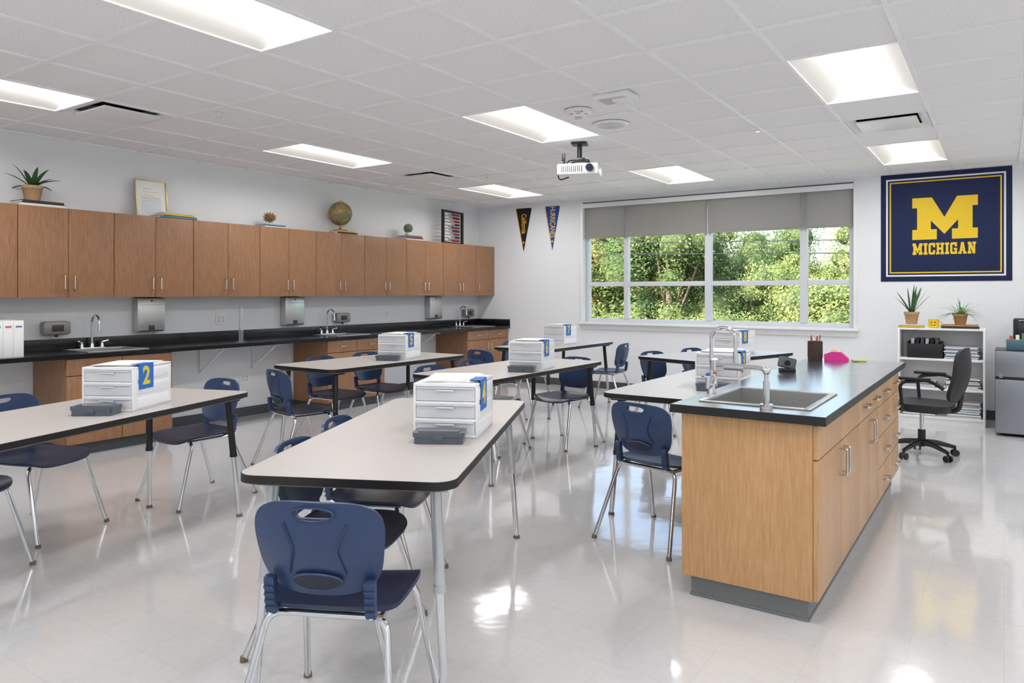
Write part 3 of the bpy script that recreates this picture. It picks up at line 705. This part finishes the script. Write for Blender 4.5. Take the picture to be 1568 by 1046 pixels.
b = B(); b.lathe([(.04, 0), (.048, .01), (.05, .09), (.045, .09), (.042, .012)], P('mug_yellow', (240, 200, 40), .3))
b.tube([(.048, 0, .02), (.075, 0, .03), (.075, 0, .065), (.048, 0, .075)], .006, MC['mug_yellow'], 8, .015)
for x in (-.015, .015): b.sph((x, -.048, .06), .006, BLACK, (1, .4, 1.3), 8)
b.tube([(math.sin(R(a)) * .028, -.0495 + abs(math.sin(R(a))) * .008, .045 - math.cos(R(a)) * .018) for a in range(-70, 71, 14)], .0025, BLACK, 6)
b.build('smiley_mug', (-.62, 8.95, zt), 0)
z = books((-.38, 9.02, zt), 0, [(.34, .2, .02, 6, 0), (.32, .19, .018, 7, 2)])
plant('potted_spider_plant', (-.38, 9.02, z), .065, .11, 56, .27, .006, .14, (15, 80), LEAFL, P('basket', (170, 130, 85), .8, var=.25, scale=60), 9)

# fridge
b = B(); b.bb(0, .5, .05, .52, .02, .82, P('fridge_body', (48, 50, 54), .4), .006); b.bb(.003, .497, 0, .045, .57, .815, STEELD, .008); b.bb(.003, .497, 0, .045, .03, .545, STEELD, .008); b.bb(.0, .5, .045, .05, .03, .815, DARK)
b.bb(.01, .49, .01, .045, .547, .568, DARK); b.bb(.03, .06, -.012, .001, .56, .6, STEELD, .003); b.bb(.03, .06, -.012, .001, .50, .54, STEELD, .003)
for x in (.05, .45):
    for y in (.1, .47): b.cyl((x, y, 0), (x, y, .02), .02, BLACK)
b.build('mini_fridge', (-.07, 8.42, 0))
b = B(); b.bb(0, .34, 0, .22, 0, .10, P('caddy_teal', (70, 110, 120), .4), .01)
for i in range(12): b.cyl((.04 + (i % 6) * .05, .05 + (i // 6) * .12, .07), (.04 + (i % 6) * .05, .06 + (i // 6) * .12, .13 + .015 * (i % 3)), .016, P('bottle%d' % (i % 4), [(200, 80, 60), (240, 240, 235), (90, 140, 90), (60, 90, 150)][i % 4], .4), seg=10)
b.build('supply_caddy', (.02, 8.5, .821))
b = B(); b.bb(0, .42, 0, .3, 0, .02, BLACK, .004); b.bb(0, .42, .02, .3, .02, .24, BLACK, .02); b.bb(.04, .38, .012, .022, .06, .2, P('screen', (50, 54, 60), .15), .004); b.tube([(.05, .01, .22), (.05, -.02, .22), (.37, -.02, .22), (.37, .01, .22)], .007, STEEL, 8, .01)
for x in (.04, .38):
    b.cyl((x, .05, -.02), (x, .05, 0), .015, BLACK); b.cyl((x, .25, -.02), (x, .25, 0), .015, BLACK)
b.build('toaster_oven', (.08, 9.02, .87), 0)
b = B(); b.bb(0, .6, 0, .4, .83, .85, WHITE, .003)
for x in (.0, .57):
    for y in (0, .37): b.bb(x, x + .03, y, y + .03, 0, .83, WHITE)
b.build('side_table', (.03, 8.96, 0))

# ------------------------------------------------------------------ office chair (faces +y local)
FAB = P('chair_black', (26, 26, 29), .55, var=.1)
b = B()
for k in range(5):
    a = R(72 * k + 20); c, s_ = math.cos(a), math.sin(a)
    b.tube([(0, 0, .115), (c * .12, s_ * .12, .11), (c * .27, s_ * .27, .075)], [.028, .022, .015], BLACK, 8)
    b.cyl((c * .27, s_ * .27, .05), (c * .27, s_ * .27, .085), .01, BLACK)
    for e in (-.014, .014): b.cyl((c * .27 - s_ * e - 0 * c, s_ * .27 + c * e, .027), (c * .27 - s_ * (e * 1.9), s_ * .27 + c * (e * 1.9), .027), .027, BLACK, seg=16)
b.cyl((0, 0, .08), (0, 0, .22), .03, BLACK); b.cyl((0, 0, .22), (0, 0, .38), .017, CHROME); b.box((0, -.02, .385), (.2, .24, .03), BLACK, .008)
t = shell(lambda x, y: Vector((x * .245, .01 + y * .24, .455 - .05 * max(0, abs(y) - .55) ** 2 * (3 if y > 0 else 0) - .012 * (1 - x * x))), 4, .055, 16, 16); b.add(t, FAB)
b.tube([(0, -.1, .385), (0, -.27, .40), (0, -.29, .52), (0, -.30, .68)], .02, BLACK, 8, .05)
t = shell(lambda x, z: Vector((x * (.235 - .03 * z), -.27 - .07 * (z + 1) / 2 - .045 * math.cos(z * 1.5) + .06 * x * x, .70 + z * .225)), 3.5, .03, 16, 16); b.add(t, FAB)
for sx in (-1, 1):
    b.tube([(sx * .2, .06, .40), (sx * .28, .08, .42), (sx * .29, .1, .64), (sx * .28, -.12, .67), (sx * .275, -.22, .60)], .014, BLACK, 8, .06)
    b.box((sx * .285, .0, .672), (.05, .25, .025), BLACK, .01)
b.build('office_chair', (-.575, 7.05, 0), 82)

# ------------------------------------------------------------------ banner & pennants
NB = P('banner_navy', (18, 33, 74), .8, var=.12, scale=4, bump=.3); MZ = P('banner_maize', (232, 196, 46), .8); BW = P('banner_white', (235, 238, 240), .8)
b = B(); ax0, ax1, az0, az1 = -1.187, .075, 1.505, 2.735; yb = YF - .001
b.bb(ax0, ax1, yb - .006, yb, az0, az1, NB, .001)
def ring(ins, w, m, yy):
    x0, x1, z0, z1 = ax0 + ins, ax1 - ins, az0 + ins, az1 - ins
    for p in ((x0, x1, z1 - w, z1), (x0, x1, z0, z0 + w), (x0, x0 + w, z0 + w, z1 - w), (x1 - w, x1, z0 + w, z1 - w)): b.bb(p[0], p[1], yy - .001, yy, p[2], p[3], m)
ring(.055, .018, BW, yb - .006); ring(.092, .014, MZ, yb - .006)
SR = .2
def rc(x0, x1, y0, y1): return [(x0, y0), (x1, y0), (x1, y1), (x0, y1)]
GL = {
 'I': (.52, [rc(.11, .41, 0, 1), rc(0, .52, 0, SR), rc(0, .52, 1 - SR, 1)]),
 'H': (1.0, [rc(.09, .36, 0, 1), rc(.64, .91, 0, 1), rc(0, .45, 0, SR), rc(0, .45, 1 - SR, 1), rc(.55, 1, 0, SR), rc(.55, 1, 1 - SR, 1), rc(.3, .7, .4, .6)]),
 'M': (1.3, [rc(.1, .38, 0, .95), rc(.92, 1.2, 0, .95), rc(0, .5, 0, .24), rc(.8, 1.3, 0, .24), rc(0, .3, .76, 1), rc(1.0, 1.3, .76, 1), [(.1, 1), (.38, .45), (.65, .12), (.65, .52), (.40, 1)], [(1.2, 1), (.9, 1), (.65, .52), (.65, .12), (.92, .45)]]),
 'N': (1.0, [rc(.09, .33, 0, .95), rc(.67, .91, .05, 1), rc(0, .43, 0, SR), rc(0, .3, 1 - SR, 1), rc(.57, 1, 1 - SR, 1), [(.09, 1), (.4, 1), (.91, 0), (.62, 0)]]),
 'C': (.85, [rc(0, .28, .15, .85), [(0, .8), (.85, .8), (.85, 1), (.15, 1), (0, .86)], [(0, .2), (0, .14), (.15, 0), (.75, 0), (.85, .1), (.85, .2)], rc(.58, .85, .62, 1), rc(.58, .85, .1, .38)]),
 'G': (.88, [rc(0, .28, .15, .85), [(0, .8), (.85, .8), (.85, 1), (.15, 1), (0, .86)], [(0, .2), (0, .14), (.15, 0), (.88, 0), (.88, .2)], rc(.58, .85, .64, 1), rc(.58, .85, 0, .5), rc(.45, .88, .36, .52)]),
 'A': (1.05, [[(.1, 0), (.36, 0), (.66, 1), (.36, 1)], [(.69, 0), (.95, 0), (.69, 1), (.39, 1)], rc(.25, .8, .24, .4), rc(0, .44, 0, .18), rc(.61, 1.05, 0, .18)])}
def glyph(ch, x, z, w, h, m, yy):
    gw, ps = GL[ch]
    for i, p in enumerate(ps):
        t = bmesh.new(); vs = [t.verts.new((x + q[0] / gw * w, yy - i * .00005, z + q[1] * h)) for q in p]; t.faces.new(vs); bmesh.ops.triangulate(t, faces=t.faces[:]); b.add(t, m)
glyph('M', -.865, 1.975, .63, .473, MZ, yb - .0072)
word = 'MICHIGAN'; tw = sum(GL[c][0] for c in word) + .12 * 7; sc = .61 / tw; x = -.862
for c in word: glyph(c, x, 1.805, GL[c][0] * sc, .13, MZ, yb - .0072); x += (GL[c][0] + .12) * sc
b.build('wall_banner')
def pennant(x0, x1, z0, z1, cm, hm, txt, tm):
    b = B(); xm = (x0 + x1) / 2; M = MWALL(0, YF - .0005, 0)
    b.prism([(x0, z1), (xm - .004, z0), (xm + .004, z0), (x1, z1)], 0, .003, cm, M)
    b.prism([(x0, z1), (xm - .004, z0), (xm + .004, z0), (x0 + .016, z1)], .003, .0034, hm, M)
    b.text(txt, .12, tm, MWALL(xm + .005, YF - .0045, z1 - .24) @ Rz(-90) @ Matrix.Diagonal((.65, 1, 1, 1)), off=.002)
    b.cyl((xm, YF - .0038, z1 - .53), (xm, YF - .0045, z1 - .53), .018, tm, seg=16)
    for xx in (x0 + .01, x1 - .01): b.cyl((xx, YF - .003, z1 - .005), (xx, YF - .006, z1 - .005), .006, WHITE, seg=10)
    b.build('felt_pennant')
GD = P('felt_gold', (225, 170, 50), .9)
pennant(-6.30, -6.0, 2.02, 2.68, P('felt_black', (28, 26, 28), .9), GD, 'California', GD)
pennant(-5.77, -5.5, 2.02, 2.68, P('felt_blue', (36, 76, 150), .9), GD, 'HURRICANES', P('felt_gold2', (225, 190, 90), .9))

# ------------------------------------------------------------------ ceiling equipment
b = B()
b.box((0, 0, -.006), (.14, .14, .012), BLACK, .003); b.cyl((0, 0, -.012), (0, 0, -.14), .022, BLACK); b.box((0, 0, -.15), (.1, .09, .03), BLACK, .006)
for a in range(4):
    c, s_ = math.cos(R(45 + 90 * a)), math.sin(R(45 + 90 * a)); b.tube([(c * .03, s_ * .03, -.155), (c * .13, s_ * .10, -.165), (c * .15, s_ * .11, -.20)], .007, BLACK, 6, .02)
b.box((0, 0, -.25), (.38, .28, .10), WHITE, .02); b.box((0, -.139, -.25), (.33, .006, .075), P('proj_grey', (205, 207, 210), .4), .003)
for k in range(11): b.box((-.14 + k * .018, -.144, -.25), (.006, .004, .055), DARK)
b.cyl((.11, -.13, -.245), (.11, -.16, -.245), .035, BLACK, seg=24); b.cyl((.11, -.16, -.245), (.11, -.163, -.245), .027, P('lens_glass', (30, 40, 60), .05), seg=24)
b.tube([(-.14, .05, -.15), (-.22, .03, -.22), (-.19, 0, -.33), (-.1, 0, -.305)], .006, BLACK, 6, .03); b.box((-.15, .0, -.12), (.03, .03, .07), BLACK, .005)
b.build('ceiling_projector', (-3.24, 5.93, H - .004), 20)
b = B(); b.lathe([(.055, -.055), (.075, -.05), (.085, -.03), (.10, -.02), (.10, 0)], WHITE); b.cyl((0, 0, -.062), (0, 0, -.05), .03, P('det_grey', (200, 200, 200), .5))
for a in range(8): b.box((math.cos(R(a * 45)) * .073, math.sin(R(a * 45)) * .073, -.04), (.012, .03, .008), DARK, rot=Rz(a * 45))
b.text('FIRE', .035, P('fire_red', (180, 30, 30), .5), T(0, -.085, -.024) @ Rx(62) , off=.001)
b.build('smoke_detector', (-2.66, 4.85, H), 30)
b = B(); b.box((0, 0, -.02), (.26, .2, .04), WHITE, .012); b.box((.06, 0, -.05), (.12, .12, .025), WHITE, .008); b.box((0, 0, -.042), (.2, .15, .004), MC['det_grey'], .001); b.build('wireless_access_point', (-2.24, 4.62, H + .002), 0)
b = B(); b.lathe([(.0, -.012), (.12, -.012), (.145, -.006), (.15, 0)], WHITE); 
for r_ in (.03, .055, .08, .105): b.tube([(r_ * math.cos(R(a)), r_ * math.sin(R(a)), -.0125) for a in range(0, 360, 15)], .003, MC['det_grey'], 5, closed=True)
b.build('ceiling_speaker', (-2.66, 5.4, H))
b = B(); b.lathe([(.035, 0), (.035, -.004), (.012, -.008), (.01, -.03), (.004, -.032)][::-1], WHITE); b.cyl((0, 0, -.036), (0, 0, -.032), .018, CHROME)
SPK = b.data('sprinkler')
for x, y in ((-5.0, 3.4), (-5.0, 6.9), (-1.7, 6.2), (-.3, 3.3)): inst(SPK, 'sprinkler_head', (x, y, H + .003))

# ------------------------------------------------------------------ outdoors
def leafmat(name, c1, c2, c3):
    m = bpy.data.materials.new(name); m.use_nodes = True; nt = m.node_tree; nt.nodes.clear(); N = nt.nodes.new
    o = N('ShaderNodeOutputMaterial'); d = N('ShaderNodeBsdfDiffuse'); t = N('ShaderNodeBsdfTranslucent'); mx = N('ShaderNodeMixShader'); mx.inputs[0].default_value = .35
    tc = N('ShaderNodeTexCoord'); n = N('ShaderNodeTexNoise'); n.inputs['Scale'].default_value = 1.3; n.inputs['Detail'].default_value = 5; nt.links.new(tc.outputs['Object'], n.inputs['Vector'])
    r = N('ShaderNodeValToRGB'); e = r.color_ramp.elements; e[0].position = .35; e[0].color = lin(c1); e[1].position = .68; e[1].color = lin(c3); x = e.new(.5); x.color = lin(c2)
    nt.links.new(n.outputs['Fac'], r.inputs['Fac']); nt.links.new(r.outputs['Color'], d.inputs['Color']); nt.links.new(r.outputs['Color'], t.inputs['Color'])
    nt.links.new(d.outputs[0], mx.inputs[1]); nt.links.new(t.outputs[0], mx.inputs[2]); nt.links.new(mx.outputs[0], o.inputs[0]); return m
LM = [leafmat('foliage_green', (104, 130, 78), (146, 164, 98), (196, 200, 130)), leafmat('foliage_dark', (78, 106, 70), (110, 134, 84), (152, 168, 104)), leafmat('foliage_autumn', (160, 148, 88), (206, 178, 108), (226, 200, 135))]
BARK = P('bark', (120, 105, 90), .9, var=.2, scale=6)
def tree_mesh(seed, mat):
    rn = random.Random(seed); vs = []; fs = []
    blobs = []
    for i in range(40):
        a = rn.uniform(0, 6.28); zz = rn.uniform(1.2, 8.2); rad = 3.0 * math.sqrt(max(.05, 1 - ((zz - 4.6) / 4.3) ** 2)); r_ = rad * rn.uniform(.25, .95)
        blobs.append((Vector((math.cos(a) * r_, math.sin(a) * r_, zz)), rn.uniform(.5, 1.15)))
    for c, r_ in blobs:
        for k in range(int(800 * r_)):
            d = Vector((rn.gauss(0, 1), rn.gauss(0, 1), rn.gauss(0, 1))).normalized(); p = c + d * r_ * rn.uniform(.65, 1.18)
            n = (d * 1.1 + Vector((rn.uniform(-1, 1), rn.uniform(-1, 1), rn.uniform(-1, 1))) * .9).normalized(); u = n.orthogonal().normalized(); v = n.cross(u); s_ = rn.uniform(.04, .075); i0 = len(vs)
            vs += [p - u * s_, p - v * s_ * .6, p + u * s_, p + v * s_ * .6]; fs.append((i0, i0 + 1, i0 + 2, i0 + 3))
    me = bpy.data.meshes.new('l'); me.from_pydata([tuple(v) for v in vs], [], fs)
    b = B(); b.mesh(me, mat)
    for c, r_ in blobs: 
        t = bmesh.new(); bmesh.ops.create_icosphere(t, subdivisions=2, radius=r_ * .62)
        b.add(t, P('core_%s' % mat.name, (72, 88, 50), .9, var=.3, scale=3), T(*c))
    b.tube([(0, 0, -.5), (.1, 0, 2), (0, .1, 4.5), (.1, 0, 7)], [.3, .22, .15, .05], BARK, 8)
    for c, r_ in blobs[:12]: b.tube([(0, 0, max(.8, c.z * .5)), tuple(c)], [.08, .03], BARK, 5)
    return b.data('tree', 180)
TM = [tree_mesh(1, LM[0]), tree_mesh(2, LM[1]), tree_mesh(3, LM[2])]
GZ = -3.6
rn = random.Random(11)
# x, y, kind, height scale: near shrubs, mid row, tall background row further off
tl_ = [(-13.0, 21, 2, .78), (-11.3, 23.5, 1, .84), (-16.5, 23, 0, .9), (-20, 24, 1, .95), (-9.6, 24, 1, .86), (-7.6, 26, 1, .76), (-5.6, 24, 0, .66), (-3.6, 23, 0, .70), (-1.6, 24, 1, .8), (.9, 24, 0, .85), (3.9, 25, 0, .9), (7.5, 25, 1, .9),
       (-22, 36, 1, 1.05), (-18.8, 35, 0, 1.02), (-15.6, 36, 1, 1.05), (-12.6, 35, 0, .98), (-9.8, 37, 1, .92), (-7.2, 36, 0, .84), (-4.8, 37, 0, .92), (-2.2, 36, 1, .95), (1, 36, 0, 1.0), (5, 37, 1, 1.0), (-25, 30, 0, 1.05), (-29, 26, 1, 1.05),
       (-8.0, 21.5, 0, .52), (-6.0, 21.5, 1, .5), (-10.2, 20.3, 0, .54), (-12.0, 18.6, 2, .52), (-14.8, 18, 0, .56), (-2.4, 21, 0, .54), (-4.2, 21.2, 0, .5), (-.2, 21.5, 0, .6), (2.4, 21, 1, .6)]
for x, y, k, s_ in tl_:
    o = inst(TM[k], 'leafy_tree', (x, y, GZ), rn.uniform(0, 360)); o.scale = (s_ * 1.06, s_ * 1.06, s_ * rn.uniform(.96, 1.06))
gr = P('lawn', (140, 152, 98), .9, var=.25, scale=1.5)
b = B(); b.bb(-60, 50, YF + .5, 80, GZ - .2, GZ, gr); b.build('lawn_ground')
b = B(); hw = P('house_siding', (215, 215, 210), .7); rf = P('house_roof', (170, 166, 162), .8)
b.bb(-2.2, 2.2, -1.5, 1.5, 0, 3.3, hw); b.prism([(-1.8, 3.25), (1.8, 3.25), (0, 4.15)], -2.4, 2.4, rf, Matrix(((0, 0, 1, 0), (1, 0, 0, 0), (0, 1, 0, 0), (0, 0, 0, 1))))
for x in (-1.2, 0, 1.2): b.bb(x - .3, x + .3, -1.53, -1.49, 1.5, 2.6, DARK)
b.build('neighbour_house', (-3.9, 17.2, GZ))
b = B()
for i, z_ in enumerate((2.5, 2.75, 3.0)): b.tube([(-30 + 4 * k, 15.0, z_ - .6 * math.sin(math.pi * ((k % 5) / 5)) * .3 - .03 * k) for k in range(12)], .010, DARK, 5)
for x in (-30, 14):
    b.cyl((x, 15.0, GZ), (x, 15.0, 4), .13, BARK); b.bb(x - .05, x + .05, 14.3, 15.7, 3.0, 3.1, BARK)
b.build('utility_lines')

# ------------------------------------------------------------------ lighting
w = bpy.data.worlds.new('World'); S.world = w; w.use_nodes = True; nt = w.node_tree; bg = nt.nodes['Background']
sky = nt.nodes.new('ShaderNodeTexSky'); sky.sky_type = 'NISHITA'; sky.sun_disc = False; sky.sun_elevation = R(42); sky.sun_rotation = R(200); sky.air_density = 1.0; sky.dust_density = 4.0
nt.links.new(sky.outputs['Color'], bg.inputs['Color']); bg.inputs['Strength'].default_value = .55
sl = bpy.data.lights.new('sun', 'SUN'); sl.energy = 9.5; sl.angle = R(1); sl.color = (1, .95, .88); so = bpy.data.objects.new('sun', sl); COL.objects.link(so); so.rotation_euler = (R(50), 0, R(-25)); so.location = (0, 0, 12)

# ------------------------------------------------------------------ camera
cam = bpy.data.cameras.new('camera'); co = bpy.data.objects.new('camera', cam); COL.objects.link(co)
co.location = (0, 0, 1.37); co.rotation_euler = (R(90), 0, R(33.94)); cam.sensor_width = 36; cam.lens = 36 * 1119 / 1568; cam.shift_y = -.0472; cam.clip_start = .05; cam.clip_end = 300
S.camera = co
S.view_settings.view_transform = 'Standard'; S.view_settings.look = 'None'; S.view_settings.exposure = 0.2
